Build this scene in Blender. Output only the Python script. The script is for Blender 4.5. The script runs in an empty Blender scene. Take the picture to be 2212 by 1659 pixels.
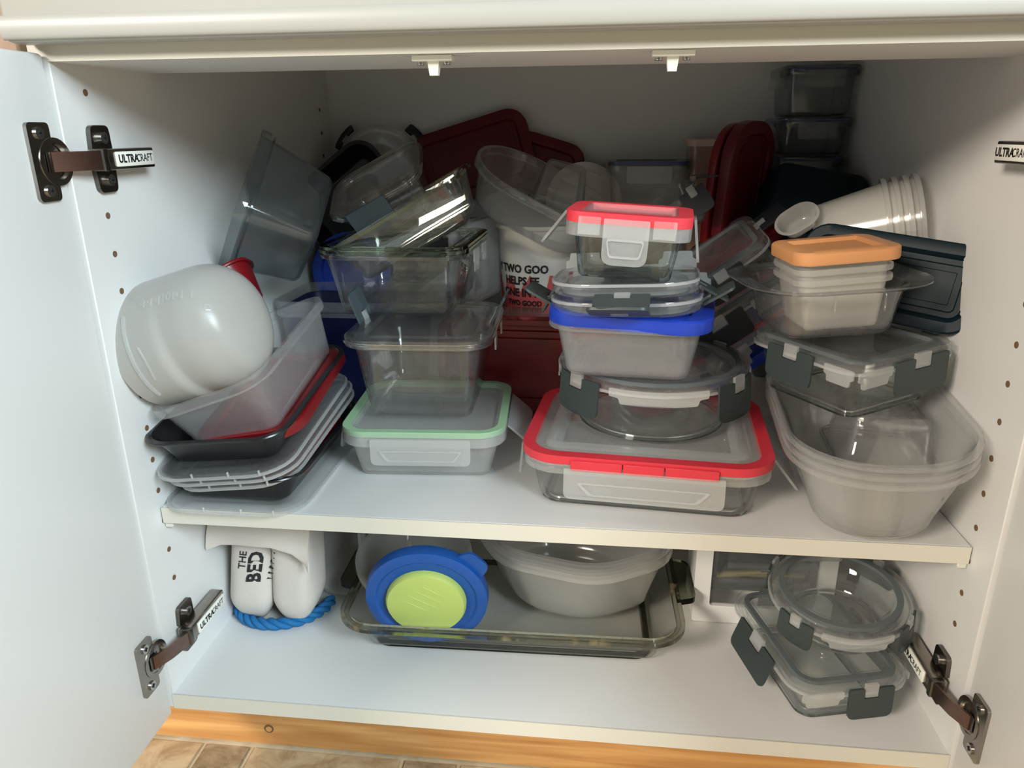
import bpy, bmesh, math, random
from mathutils import Matrix, Vector, Euler
random.seed(4)
SC = bpy.context.scene
COL = SC.collection
R = math.radians

# ------------------------------------------------------------------ camera
cam = bpy.data.cameras.new('camera'); cam_o = bpy.data.objects.new('camera', cam); COL.objects.link(cam_o)
cam.sensor_width = 36; cam.sensor_fit = 'HORIZONTAL'; cam.lens = 1592.3/2212*36; cam.clip_start = .01
def cam_axes(yaw, pitch, roll):
    f = Vector((math.sin(yaw)*math.cos(pitch), math.cos(yaw)*math.cos(pitch), -math.sin(pitch)))
    r = Vector((math.cos(yaw), -math.sin(yaw), 0)); u = r.cross(f)
    c, s = math.cos(roll), math.sin(roll)
    return c*r+s*u, -s*r+c*u, f
cr, cu_, cf = cam_axes(-.1155, .3304, -.0096)
m = Matrix((cr, cu_, -cf)).transposed().to_4x4(); m.translation = (.4067, -.5512, .5267)
cam_o.matrix_world = m
SC.camera = cam_o

# ------------------------------------------------------------------ light
SC.view_settings.view_transform = 'Standard'; SC.view_settings.look = 'None'
SC.view_settings.gamma = 1; SC.view_settings.exposure = 0
SC.view_settings.use_curve_mapping = False
SC.cycles.transparent_max_bounces = 28
SC.cycles.max_bounces = 7
SC.cycles.transmission_bounces = 7
SC.cycles.adaptive_threshold = .05; SC.cycles.adaptive_min_samples = 16
SC.cycles.diffuse_bounces = 3; SC.cycles.glossy_bounces = 3
w = bpy.data.worlds.new('kitchen_ambient'); SC.world = w; w.use_nodes = True
w.node_tree.nodes['Background'].inputs[0].default_value = (1.0, .96, .91, 1)
w.node_tree.nodes['Background'].inputs[1].default_value = .10
def area(name, loc, target, sx, sy, power, color):
    l = bpy.data.lights.new(name, 'AREA'); l.shape = 'RECTANGLE'; l.size = sx; l.size_y = sy
    l.energy = power; l.color = color
    o = bpy.data.objects.new(name, l); COL.objects.link(o); o.location = loc
    o.rotation_euler = (Vector(target)-Vector(loc)).to_track_quat('-Z', 'Y').to_euler()
    return o
area('window_light', (2.0, -1.75, 1.60), (.3, .1, .3), 1.0, .9, 108, (.76, .92, 1.0))
area('room_light', (-1.4, -2.3, 1.62), (.5, .1, .25), .8, .6, 98, (1.0, .90, .77))

# ------------------------------------------------------------------ materials
MATS = {}
def nodes(name):
    m = bpy.data.materials.new(name); m.use_nodes = True; MATS[name] = m
    return m, m.node_tree.nodes, m.node_tree.links
def pbr(name, col, rough=.5, metal=0, spec=.5, noise=None, bump=None, coat=0):
    m, n, l = nodes(name); b = n['Principled BSDF']
    b.inputs['Base Color'].default_value = (*col, 1); b.inputs['Roughness'].default_value = rough
    b.inputs['Metallic'].default_value = metal; b.inputs['Specular IOR Level'].default_value = spec
    b.inputs['Coat Weight'].default_value = coat
    if noise or bump:
        tc = n.new('ShaderNodeTexCoord')
    if noise:
        sc_, amt = noise
        t = n.new('ShaderNodeTexNoise'); t.inputs['Scale'].default_value = sc_; t.inputs['Detail'].default_value = 6
        mx = n.new('ShaderNodeMix'); mx.data_type = 'RGBA'
        mx.inputs[6].default_value = (*col, 1); mx.inputs[7].default_value = (*[c*(1-amt) for c in col], 1)
        l.new(tc.outputs['Object'], t.inputs['Vector']); l.new(t.outputs[0], mx.inputs[0]); l.new(mx.outputs[2], b.inputs['Base Color'])
    if bump:
        sc_, st = bump
        t2 = n.new('ShaderNodeTexNoise'); t2.inputs['Scale'].default_value = sc_
        bp = n.new('ShaderNodeBump'); bp.inputs['Strength'].default_value = st; bp.inputs['Distance'].default_value = .001
        l.new(tc.outputs['Object'], t2.inputs['Vector']); l.new(t2.outputs[0], bp.inputs['Height']); l.new(bp.outputs[0], b.inputs['Normal'])
    return m
def clear(name, tint, edge, rough=.03, f0=.04, haze=0, hazecol=(.8, .8, .8), gain=1.0):
    """Thin clear wall: tinted see-through, darker at grazing angles, mirror sheen, a little haze."""
    m, n, l = nodes(name)
    for x in list(n):
        if x.type != 'OUTPUT_MATERIAL': n.remove(x)
    out = n['Material Output']
    lw = n.new('ShaderNodeLayerWeight'); lw.inputs[0].default_value = .5
    p2 = n.new('ShaderNodeMath'); p2.operation = 'POWER'; p2.inputs[1].default_value = 3.2
    p5 = n.new('ShaderNodeMath'); p5.operation = 'POWER'; p5.inputs[1].default_value = 4.5
    l.new(lw.outputs['Facing'], p2.inputs[0]); l.new(lw.outputs['Facing'], p5.inputs[0])
    mc = n.new('ShaderNodeMix'); mc.data_type = 'RGBA'
    mc.inputs[6].default_value = (*tint, 1); mc.inputs[7].default_value = (*edge, 1); l.new(p2.outputs[0], mc.inputs[0])
    tr = n.new('ShaderNodeBsdfTransparent'); l.new(mc.outputs[2], tr.inputs[0])
    gl = n.new('ShaderNodeBsdfGlossy'); gl.inputs['Roughness'].default_value = rough
    ml = n.new('ShaderNodeMath'); ml.operation = 'MULTIPLY_ADD'; ml.use_clamp = True
    ml.inputs[1].default_value = (1-f0)*gain; ml.inputs[2].default_value = f0
    l.new(p5.outputs[0], ml.inputs[0])
    base = tr
    if haze:
        df = n.new('ShaderNodeBsdfDiffuse'); df.inputs[0].default_value = (*hazecol, 1)
        tl = n.new('ShaderNodeBsdfTranslucent'); tl.inputs[0].default_value = (*hazecol, 1)
        md = n.new('ShaderNodeMixShader'); md.inputs[0].default_value = .42
        l.new(df.outputs[0], md.inputs[1]); l.new(tl.outputs[0], md.inputs[2])
        mh = n.new('ShaderNodeMixShader')
        hz = n.new('ShaderNodeMath'); hz.operation = 'MULTIPLY_ADD'; hz.use_clamp = True
        hz.inputs[1].default_value = haze*.8; hz.inputs[2].default_value = haze
        l.new(p2.outputs[0], hz.inputs[0]); l.new(hz.outputs[0], mh.inputs[0])
        l.new(tr.outputs[0], mh.inputs[1]); l.new(md.outputs[0], mh.inputs[2]); base = mh
    mg = n.new('ShaderNodeMixShader'); l.new(ml.outputs[0], mg.inputs[0]); l.new(base.outputs[0], mg.inputs[1]); l.new(gl.outputs[0], mg.inputs[2])
    l.new(mg.outputs[0], out.inputs[0])
    return m
def solid_glass(name, col, ior=1.45):
    m, n, l = nodes(name); n.remove(n['Principled BSDF'])
    g = n.new('ShaderNodeBsdfGlass'); g.inputs[0].default_value = (*col, 1); g.inputs['IOR'].default_value = ior; g.inputs['Roughness'].default_value = .02
    l.new(g.outputs[0], n['Material Output'].inputs[0]); return m

pbr('melamine', (.745, .735, .715), .42, noise=(3, .03))
pbr('edge_band', (.67, .635, .545), .45, noise=(9, .05))
pbr('drawer_paint', (.40, .385, .35), .38, noise=(2.5, .03))
pbr('nickel', (.42, .38, .34), .24, 1.0, noise=(60, .35))
pbr('nickel_dark', (.16, .145, .13), .3, 1.0)
pbr('copper_plate', (.30, .20, .17), .28, 1.0, noise=(80, .4))
pbr('cap_white', (.85, .84, .76), .4)
pbr('ink', (.012, .012, .014), .6)
pbr('hole', (.16, .09, .045), .9)
pbr('latch_grey', (.035, .048, .047), .45)
pbr('latch_slate', (.045, .062, .072), .4)
pbr('latch_black', (.012, .014, .018), .45)
pbr('black_plastic', (.008, .008, .009), .28)
pbr('red_plastic', (.17, .004, .007), .32)
pbr('red_deep', (.115, .002, .007), .38)
pbr('red_gasket', (.66, .035, .055), .4)
pbr('green_gasket', (.34, .55, .33), .5)
pbr('grey_gasket', (.10, .12, .125), .5)
pbr('blue_gasket', (.05, .07, .22), .5)
pbr('blue_lid', (.010, .045, .42), .3)
pbr('blue_bright', (.008, .085, .36), .38)
pbr('navy', (.006, .010, .06), .4)
pbr('teal_dark', (.003, .012, .018), .5, 0, .22)
pbr('lime', (.50, .62, .16), .5)
pbr('orange', (.66, .30, .12), .45)
pbr('white_carton', (.72, .71, .69), .6, noise=(6, .05))
pbr('white_tub', (.76, .72, .66), .5)
pbr('white_frame', (.78, .77, .75), .5)
pbr('dark_contents', (.06, .065, .075), .6)
pbr('brass_fork', (.40, .34, .16), .35, 0.7)
pbr('peach', (.62, .46, .38), .5)
pbr('rope_blue', (.006, .14, .36), .7, bump=(900, .6))
pbr('cotton', (.66, .60, .54), .95, noise=(25, .06), bump=(1400, .5))
pbr('screw', (.55, .53, .5), .25, 1.0)
pbr('shelf_pin', (.7, .68, .62), .4)
pbr('red_print', (.62, .10, .10), .5)
pbr('wall_paint', (.50, .38, .30), .7, noise=(7, .25))

clear('glass', (.99, .995, .992), (.86, .91, .87), .02, .07, .012, (.9, .93, .9))
clear('glass_green', (.98, .988, .975), (.66, .74, .62), .02, .08, .012, (.85, .9, .8))
clear('glass_smoke', (.965, .965, .945), (.46, .48, .42), .03, .05)
clear('glass_bluegreen', (.95, .98, .975), (.32, .50, .46), .02, .06)
clear('plastic_clear', (.985, .982, .98), (.72, .72, .73), .04, .085, .03, (.9, .9, .9))
clear('plastic_dark', (.86, .885, .89), (.60, .64, .66), .08, .05, .06, (.26, .29, .30))
clear('lid_clear', (.975, .98, .98), (.80, .82, .82), .06, .045, .06, (.9, .9, .9))
clear('lid_frost', (.96, .965, .965), (.80, .82, .82), .12, .04, .22, (.93, .93, .91))
clear('tab_frost', (.96, .965, .965), (.8, .82, .82), .12, .06, .27, (.95, .955, .95))
clear('frost', (.97, .97, .96), (.85, .85, .83), .15, .04, .27, (.95, .94, .91))
clear('frost_thick', (.96, .95, .93), (.85, .84, .82), .30, .035, .66, (.74, .72, .68))
clear('frost_thin', (.98, .98, .975), (.82, .82, .82), .10, .045, .13, (.93, .93, .93))
clear('frost_blue', (.80, .86, .95), (.45, .52, .68), .12, .04, .30, (.45, .56, .75))
clear('peach_thin', (.97, .90, .85), (.85, .68, .6), .15, .04, .35, (.85, .62, .52))
solid_glass('rim_glass', (.90, .95, .86))
solid_glass('rim_clear', (.95, .96, .96))
solid_glass('rim_smoke', (.55, .56, .50))

def pine():
    m, n, l = nodes('pine'); b = n['Principled BSDF']; b.inputs['Roughness'].default_value = .45
    tc = n.new('ShaderNodeTexCoord'); mp = n.new('ShaderNodeMapping'); mp.inputs['Scale'].default_value = (2.2, 1, 38)
    t = n.new('ShaderNodeTexNoise'); t.inputs['Scale'].default_value = 2.2; t.inputs['Detail'].default_value = 9; t.inputs['Distortion'].default_value = .6
    r = n.new('ShaderNodeValToRGB'); e = r.color_ramp.elements
    e[0].position = .30; e[0].color = (.45, .19, .055, 1); e[1].position = .70; e[1].color = (.74, .41, .15, 1)
    l.new(tc.outputs['Object'], mp.inputs[0]); l.new(mp.outputs[0], t.inputs['Vector']); l.new(t.outputs[0], r.inputs[0]); l.new(r.outputs[0], b.inputs['Base Color'])
pine()
def vinyl(name, a, c):
    m, n, l = nodes(name); b = n['Principled BSDF']; b.inputs['Roughness'].default_value = .55
    tc = n.new('ShaderNodeTexCoord')
    t = n.new('ShaderNodeTexNoise'); t.inputs['Scale'].default_value = 22; t.inputs['Detail'].default_value = 10; t.inputs['Roughness'].default_value = .65; t.inputs['Distortion'].default_value = 1.2
    r = n.new('ShaderNodeValToRGB'); e = r.color_ramp.elements
    e[0].position = .36; e[0].color = (*a, 1); e[1].position = .62; e[1].color = (*c, 1)
    l.new(tc.outputs['Object'], t.inputs['Vector']); l.new(t.outputs[0], r.inputs[0]); l.new(r.outputs[0], b.inputs['Base Color'])
vinyl('vinyl_light', (.34, .23, .12), (.55, .42, .26)); vinyl('vinyl_dark', (.20, .14, .08), (.42, .31, .20)); vinyl('vinyl_joint', (.44, .35, .22), (.58, .48, .33))
def stained(name):
    m, n, l = nodes(name); n.remove(n['Principled BSDF'])
    tc = n.new('ShaderNodeTexCoord'); mp = n.new('ShaderNodeMapping'); mp.inputs['Scale'].default_value = (1, 1, .4)
    t = n.new('ShaderNodeTexNoise'); t.inputs['Scale'].default_value = 55; t.inputs['Detail'].default_value = 8
    r = n.new('ShaderNodeValToRGB'); e = r.color_ramp.elements; e[0].position = .56; e[0].color = (0, 0, 0, 1); e[1].position = .72; e[1].color = (.7, .7, .7, 1)
    g = n.new('ShaderNodeBsdfGlass'); g.inputs[0].default_value = (.80, .80, .74, 1)
    d = n.new('ShaderNodeBsdfDiffuse'); d.inputs[0].default_value = (.34, .26, .15, 1)
    mx = n.new('ShaderNodeMixShader')
    l.new(tc.outputs['Object'], mp.inputs[0]); l.new(mp.outputs[0], t.inputs['Vector']); l.new(t.outputs[0], r.inputs[0]); l.new(r.outputs[0], mx.inputs[0])
    l.new(g.outputs[0], mx.inputs[1]); l.new(d.outputs[0], mx.inputs[2]); l.new(mx.outputs[0], n['Material Output'].inputs[0])
stained('rim_stained')

# ------------------------------------------------------------------ mesh helpers
def link(name, me, mat, parent=None, smooth=35):
    o = bpy.data.objects.new(name, me); COL.objects.link(o)
    if mat: me.materials.append(MATS[mat])
    if smooth:
        for p in me.polygons: p.use_smooth = True
        me.set_sharp_from_angle(angle=R(smooth))
    if parent is not None: o.parent = parent
    return o
def fix(me):
    bm = bmesh.new(); bm.from_mesh(me); bmesh.ops.recalc_face_normals(bm, faces=bm.faces); bm.to_mesh(me); bm.free(); return me
def mesh(name, v, f, mat, parent=None, smooth=35):
    me = bpy.data.meshes.new(name); me.from_pydata([tuple(x) for x in v], [], f); me.update()
    return link(name, fix(me), mat, parent, smooth)
def rring(a, b, r, z, n=6, ox=0, oy=0):
    r = max(.0008, min(r, a, b)); pts = []
    for cx, cy, st in ((a-r, b-r, 0), (-a+r, b-r, 90), (-a+r, -b+r, 180), (a-r, -b+r, 270)):
        for k in range(n+1):
            t = R(st+90*k/n); pts.append((cx+r*math.cos(t)+ox, cy+r*math.sin(t)+oy, z))
    return pts
def loft(name, rings, mat, parent=None, cyclic=False, smooth=40):
    v, f = [], []; N = len(rings[0])
    for g in rings: v += g
    K = len(rings)
    for i in range(K if cyclic else K-1):
        j = (i+1) % K
        for k in range(N):
            q = (k+1) % N; f.append((i*N+k, i*N+q, j*N+q, j*N+k))
    if not cyclic:
        f.append(tuple(range(N))[::-1]); f.append(tuple((K-1)*N+k for k in range(N)))
    return mesh(name, v, f, mat, parent, smooth)
def prof_loft(name, a, b, r, prof, mat, parent=None, cyclic=False, n=6, smooth=40):
    return loft(name, [rring(a+o, b+o, r+o, z, n) for o, z in prof], mat, parent, cyclic, smooth)
def box(name, c, s, mat, parent=None, bev=.0, seg=2):
    bm = bmesh.new(); bmesh.ops.create_cube(bm, size=1)
    for v in bm.verts: v.co = Vector((v.co.x*s[0]+c[0], v.co.y*s[1]+c[1], v.co.z*s[2]+c[2]))
    if bev: bmesh.ops.bevel(bm, geom=bm.edges[:], offset=bev, segments=seg, affect='EDGES', profile=.5)
    me = bpy.data.meshes.new(name); bm.to_mesh(me); bm.free(); return link(name, me, mat, parent, 40)
def cyl(name, c, axis, rad, h, mat, parent=None, n=20, rad2=None):
    bm = bmesh.new(); bmesh.ops.create_cone(bm, cap_ends=True, segments=n, radius1=rad, radius2=rad if rad2 is None else rad2, depth=h)
    q = Vector((0, 0, 1)).rotation_difference(Vector(axis)).to_matrix().to_4x4(); q.translation = c
    bm.transform(q); me = bpy.data.meshes.new(name); bm.to_mesh(me); bm.free(); return link(name, me, mat, parent, 40)
def empty(name, loc=(0, 0, 0), rx=0, ry=0, rz=0, spin=0):
    o = bpy.data.objects.new(name, None); COL.objects.link(o); o.empty_display_size = .02
    pose(o, loc, rx, ry, rz, spin); return o
def pose(o, loc, rx=0, ry=0, rz=0, spin=0):
    M = Matrix.Translation(loc) @ Matrix.Rotation(R(rz), 4, 'Z') @ Matrix.Rotation(R(ry), 4, 'Y') @ Matrix.Rotation(R(rx), 4, 'X') @ Matrix.Rotation(R(spin), 4, 'Z')
    o.matrix_basis = M; return o
def tag(o, label, cat, group=None):
    o['label'] = label; o['category'] = cat
    if group: o['group'] = group
    return o
def structure(o): o['kind'] = 'structure'; return o

def tub_prof(H, taper, t, f, lip=.004, lipt=.003):
    p = []
    for k in range(5):
        q = R(90*k/4); p.append((-taper-f+f*math.sin(q), f-f*math.cos(q)))
    p += [(-taper*lipt/H, H-lipt), (lip, H-lipt), (lip+.0006, H-lipt*.5), (lip, H), (-t*.4, H), (-t, H-.001)]
    for k in range(4):
        q = R(90*(1-k/3)); p.append((-taper-t-f+f*math.sin(q), t+f-f*math.cos(q)))
    return p
def tub(parent, a, b, H, r, taper, t, f, mat, lip=.004, lipt=.003, name='body', n=6):
    return prof_loft(name, a, b, r, tub_prof(H, taper, t, f, lip, lipt), mat, parent, n=n)
def lid_prof(skirt=.008, rise=.004, recess=.003, fl=.008, ov=.004):
    return [(-.010, -.0008), (ov-.0018, -.0008), (ov-.0018, -skirt), (ov, -skirt), (ov+.0006, -skirt+.0015), (ov+.0004, rise-.0015), (ov-.0014, rise), (-fl, rise), (-fl-.003, rise-recess)]
def plain_lid(parent, a, b, r, z, mat, skirt=.008, rise=.004, recess=.003, fl=.008, ov=.004, name='lid', n=6):
    return prof_loft(name, a, b, r, [(o, z+q) for o, q in lid_prof(skirt, rise, recess, fl, ov)], mat, parent, n=n)
def gasket(parent, a, b, r, z, mat, o0=-.006, o1=.0015, z0=-.003, z1=.002, n=6, name='gasket'):
    return prof_loft(name, a, b, r, [(o1, z+z0), (o1, z+z1), (o0, z+z1), (o0, z+z0)], mat, parent, cyclic=True, n=n)
def round_poly(pts, rad, n=4):
    out = []; N = len(pts)
    for i, p in enumerate(pts):
        p = Vector(p); a = Vector(pts[i-1]); c = Vector(pts[(i+1) % N]); r = rad[i] if isinstance(rad, (list, tuple)) else rad
        u, w_ = (a-p), (c-p); r = min(r, u.length*.48, w_.length*.48)
        if r < 1e-5: out.append(p); continue
        s, e = p+u.normalized()*r, p+w_.normalized()*r
        for k in range(n+1):
            t = k/n; out.append((1-t)**2*s+2*t*(1-t)*p+t*t*e)
    return out
def plate(name, O, S, Dn, Nn, outline, t, mat, parent, bend=None, curl=0):
    """Extrude an outline (s along S, v along Dn) by t along Nn; bend: radius about z for round lids; curl: outward lift with v."""
    O, S, Dn, Nn = Vector(O), Vector(S), Vector(Dn), Vector(Nn)
    v = []; N = len(outline); vm = max(p[1] for p in outline) or 1
    for h in (0, t):
        for s, q in outline:
            c = curl*(q/vm)**2
            if bend:
                # outward (horizontal) direction of the side
                out = S.cross(Vector((0, 0, 1))); ang = s/bend
                off = out*(bend*(math.cos(ang)-1))+S*(bend*math.sin(ang))
                rot = Matrix.Rotation(ang, 3, 'Z')
                v.append(O+off+(rot @ Dn)*q+(rot @ Nn)*(h+c))
            else:
                v.append(O+S*s+Dn*q+Nn*(h+c))
    f = [tuple(range(N))[::-1], tuple(range(N, 2*N))]
    f += [(k, (k+1) % N, N+(k+1) % N, N+k) for k in range(N)]
    return mesh(name, v, f, mat, parent, 45)
def side_frame(side, a, b, off=.006, s=0):
    """Hinge point and directions on one side of a lid: f, b, l, r or an angle in degrees for a round lid."""
    if isinstance(side, str):
        N = {'f': (0, -1, 0), 'b': (0, 1, 0), 'l': (-1, 0, 0), 'r': (1, 0, 0)}[side]; N = Vector(N)
        S = Vector((0, 0, 1)).cross(N)
        O = N*((b if side in 'fb' else a)+off)+S*s
        return O, S, N, None
    t = R(side); N = Vector((math.cos(t), math.sin(t), 0)); S = Vector((0, 0, 1)).cross(N)
    return N*(a+off), S, N, a+off
def latch(parent, side, a, b, z, wd, h, ang, mat, tabmat='tab_frost', off=.006, s=0, notch=True, t=.0022, win=False, name='latch'):
    O, S, N, bend = side_frame(side, a, b, off, s); O = O+Vector((0, 0, z))
    Z = Vector((0, 0, -1)); Dn = Z*math.cos(R(ang))+N*math.sin(R(ang)); Nn = N*math.cos(R(ang))-Z*math.sin(R(ang))
    k = wd*.16
    if notch:
        pts = [(-wd/2, 0), (-k, 0), (-k, h*.33), (k, h*.33), (k, 0), (wd/2, 0), (wd/2, h), (-wd/2, h)]
        rad = [.002, .002, .001, .001, .002, .002, h*.24, h*.24]
    else:
        pts = [(-wd/2, 0), (wd/2, 0), (wd/2, h), (-wd/2, h)]; rad = [.001, .001, h*.24, h*.24]
    pts = round_poly(pts, rad)
    if bend:   # subdivide long straight runs so the plate can follow the curve
        q = []
        for i, p in enumerate(pts):
            c = pts[(i+1) % len(pts)]; d = (c-p).length; m_ = max(1, int(d/.006))
            q += [p+(c-p)*(j/m_) for j in range(m_)]
        pts = q
    L = plate(name, O, S, Dn, Nn, [(p[0], p[1]) for p in pts], t, mat, parent, bend)
    if notch:
        q = round_poly([(-k*.9, -h*.12), (k*.9, -h*.12), (k*.9, h*.30), (-k*.9, h*.30)], .0012)
        plate('hinge_tab', O-N*.0008, S, Dn, Nn, [(p[0], p[1]) for p in q], t*1.2, tabmat, L, bend)
    if win:    # raised finger grip on the flap
        q0 = round_poly([(-wd*.42, h*.42), (wd*.42, h*.42), (wd*.34, h*.84), (-wd*.34, h*.84)], .003)
        q1 = [Vector((p[0]*.93, h*.63+(p[1]-h*.63)*.76)) for p in q0]
        n_ = len(q0); v = []
        for hh, q in ((t, q0), (t+.0014, q0), (t+.0014, q1), (t, q1)):
            v += [O+S*p[0]+Dn*p[1]+Nn*hh for p in q]
        f = [(i*n_+k2, i*n_+(k2+1) % n_, (i+1) % 4*n_+(k2+1) % n_, (i+1) % 4*n_+k2) for i in range(4) for k2 in range(n_)]
        mesh('grip_ridge', v, f, tabmat, L, 30)
    return L
def tab(parent, side, a, b, z, wd, h, mat='tab_frost', off=.0052, s=0, t=.0016, ang=0, name='grip_tab'):
    O, S, N, bend = side_frame(side, a, b, off, s); O = O+Vector((0, 0, z))
    Z = Vector((0, 0, -1)); Dn = Z*math.cos(R(ang))+N*math.sin(R(ang)); Nn = N*math.cos(R(ang))-Z*math.sin(R(ang))
    pts = round_poly([(-wd/2, 0), (wd/2, 0), (wd/2, h*.55), (wd*.40, h*.6), (wd*.38, h), (-wd*.38, h), (-wd*.40, h*.6), (-wd/2, h*.55)], .0016, 3)
    if bend:
        q = []
        for i, p in enumerate(pts):
            c = pts[(i+1) % len(pts)]; d = (c-p).length; m_ = max(1, int(d/.006)); q += [p+(c-p)*(j/m_) for j in range(m_)]
        pts = q
    return plate(name, O, S, Dn, Nn, [(p[0], p[1]) for p in pts], t, mat, parent, bend)
_tx = {}
def text_geo(s, size, bold=0):
    cu = bpy.data.curves.new('lettering', 'FONT'); cu.body = s; cu.size = size; cu.align_x = 'CENTER'; cu.align_y = 'CENTER'; cu.offset = bold; cu.resolution_u = 2
    o = bpy.data.objects.new('lettering', cu); COL.objects.link(o); bpy.context.view_layer.update()
    me = bpy.data.meshes.new_from_object(o); v = [x.co.copy() for x in me.vertices]; f = [tuple(p.vertices) for p in me.polygons]
    bpy.data.objects.remove(o); bpy.data.curves.remove(cu); bpy.data.meshes.remove(me); return v, f
def lettering(s, size, fn, mat, parent, bold=0, name='lettering'):
    v, f = text_geo(s, size, bold); me = bpy.data.meshes.new(name); me.from_pydata([tuple(fn(p)) for p in v], [], f); me.update()
    return link(name, me, mat, parent, 0)

# ------------------------------------------------------------------ the kitchen floor and neighbours
W, D, H = .73, .595, .5787
FZ = -.116
flo = structure(box('floor', (.35, -.95, FZ-.006), (5, 4.2, .008), 'vinyl_joint'))
tx = [-.30, -.012, .043, .2135, .275, .56, .62, .9]
ys = [.056, -.24, -.295, -.58, -.64, -.94]
k = 0
for i in range(len(tx)-1):
    for j in range(len(ys)-1):
        a0, a1, b1, b0 = tx[i], tx[i+1], ys[j], ys[j+1]
        small = (a1-a0 < .1) or (b1-b0 < .1)
        g = .0022
        box('tile', ((a0+a1)/2, (b0+b1)/2, FZ-.0012), (a1-a0-2*g, b1-b0-2*g, .0024), 'vinyl_dark' if small else 'vinyl_light', flo, .0008, 1)

# ------------------------------------------------------------------ the cabinet
cab = tag(empty('base_cabinet', (0, 0, 0)), 'white kitchen base cabinet with both doors swung open', 'cabinet')
T = .016
box('side_panel', (-T/2, D/2, .3575), (T, D, .747), 'melamine', cab, .0008, 1)
box('side_panel', (W+T/2, D/2, .3575), (T, D, .747), 'melamine', cab, .0008, 1)
box('back_panel', (W/2, D+.004, .29), (W+2*T, .008, .86), 'melamine', cab)
box('bottom_panel', (W/2, D/2+.0004, -T/2-.0002), (W, D-.002, T), 'melamine', cab)
box('edge_strip', (W/2, -.0002, -T/2), (W+.001, .0012, T+.0004), 'edge_band', cab)
box('top_panel', (W/2, D/2, .725), (W+2*T, D, .012), 'melamine', cab)
box('rail', (W/2, .127/2, H+.009), (W, .127, .018), 'melamine', cab)
box('edge_strip', (W/2, -.0002, H+.009), (W+.001, .0012, .0184), 'edge_band', cab)
# drawer front with its moulded border
df = box('drawer_front', (W/2, -.0135, .6655), (W+.0260, .021, .153), 'drawer_paint', cab, .004, 3)
df['label'] = 'cream drawer front with rounded moulded border'
# moulding bead along the lower border of the drawer front
bead = []
for x in (-.013, W+.013):
    bead.append([(x, -.0235-.0035*math.sin(R(q))*1.0, .5985-.0080*math.cos(R(q))) for q in range(0, 181, 15)])
v = bead[0]+bead[1]; n_ = len(bead[0])
mesh('moulding', v, [(i, i+1, n_+i+1, n_+i) for i in range(n_-1)]+[tuple(range(n_))[::-1], tuple(range(n_, 2*n_)), (0, n_, 2*n_-1, n_-1)], 'drawer_paint', df, 50)
tk = box('toe_kick', (.36, .060+.009, -.064), (1.02, .018, .104), 'pine', cab)
tk['label'] = 'orange stained pine toe kick board with a dark knot'
cyl('knot', (.0625, .0596, -.094), (0, 1, 0), .0052, .0012, 'hole', tk, 16)
cyl('knot_heart', (.0625, .0592, -.094), (0, 1, 0), .0034, .0012, 'pine', tk, 16)
# holes for shelf pins
hz = [.5587-.0319*k for k in range(0, 18)]
for x, nx in ((0.0, 1), (W, -1)):
    z0 = .5587 if nx == 1 else .5587
    for k in range(0, 18):
        z = (.5587-.0319*k) if nx == 1 else (.3676+.0319*(6-k))
        if z < .05 or abs(z-.508) < .03 or abs(z-.055) < .03: continue
        cyl('pin_hole', (x+nx*.0002, .035, z), (1, 0, 0), .0027, .0008, 'hole', cab, 10)
    for k in range(0, 18):
        z = (.5587-.0319*k) if nx == 1 else (.3676+.0319*(6-k))
        if z < .05: continue
        cyl('pin_hole', (x+nx*.0002, .555, z), (1, 0, 0), .0027, .0008, 'hole', cab, 10)
# doors
def door(x0, x1, lab):
    d = box('cabinet_door', ((x0+x1)/2, -.1855, .281), (abs(x1-x0), .368, .606), 'melamine', cab, .003, 2); d['label'] = lab; return d
door(-.0225, -.0025, 'white cabinet door swung open, two hinges at its edge'); door(W+.0025, W+.0225, 'white cabinet door swung open')
# strip of the neighbouring unit seen past the left door
nb = box('neighbour_cabinet', (-.062, .25, .33), (.080, .50, .72), 'wall_paint', None, .002, 1)
structure(nb); nb.name = 'trim_1'
nb2 = box('trim_2', (W+.050, .25, .33), (.060, .50, .72), 'melamine', None, .002, 1); structure(nb2)
wb = structure(box('wall_back', (.35, .66, .90), (5, .04, 2.1), 'wall_paint', None))

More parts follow.
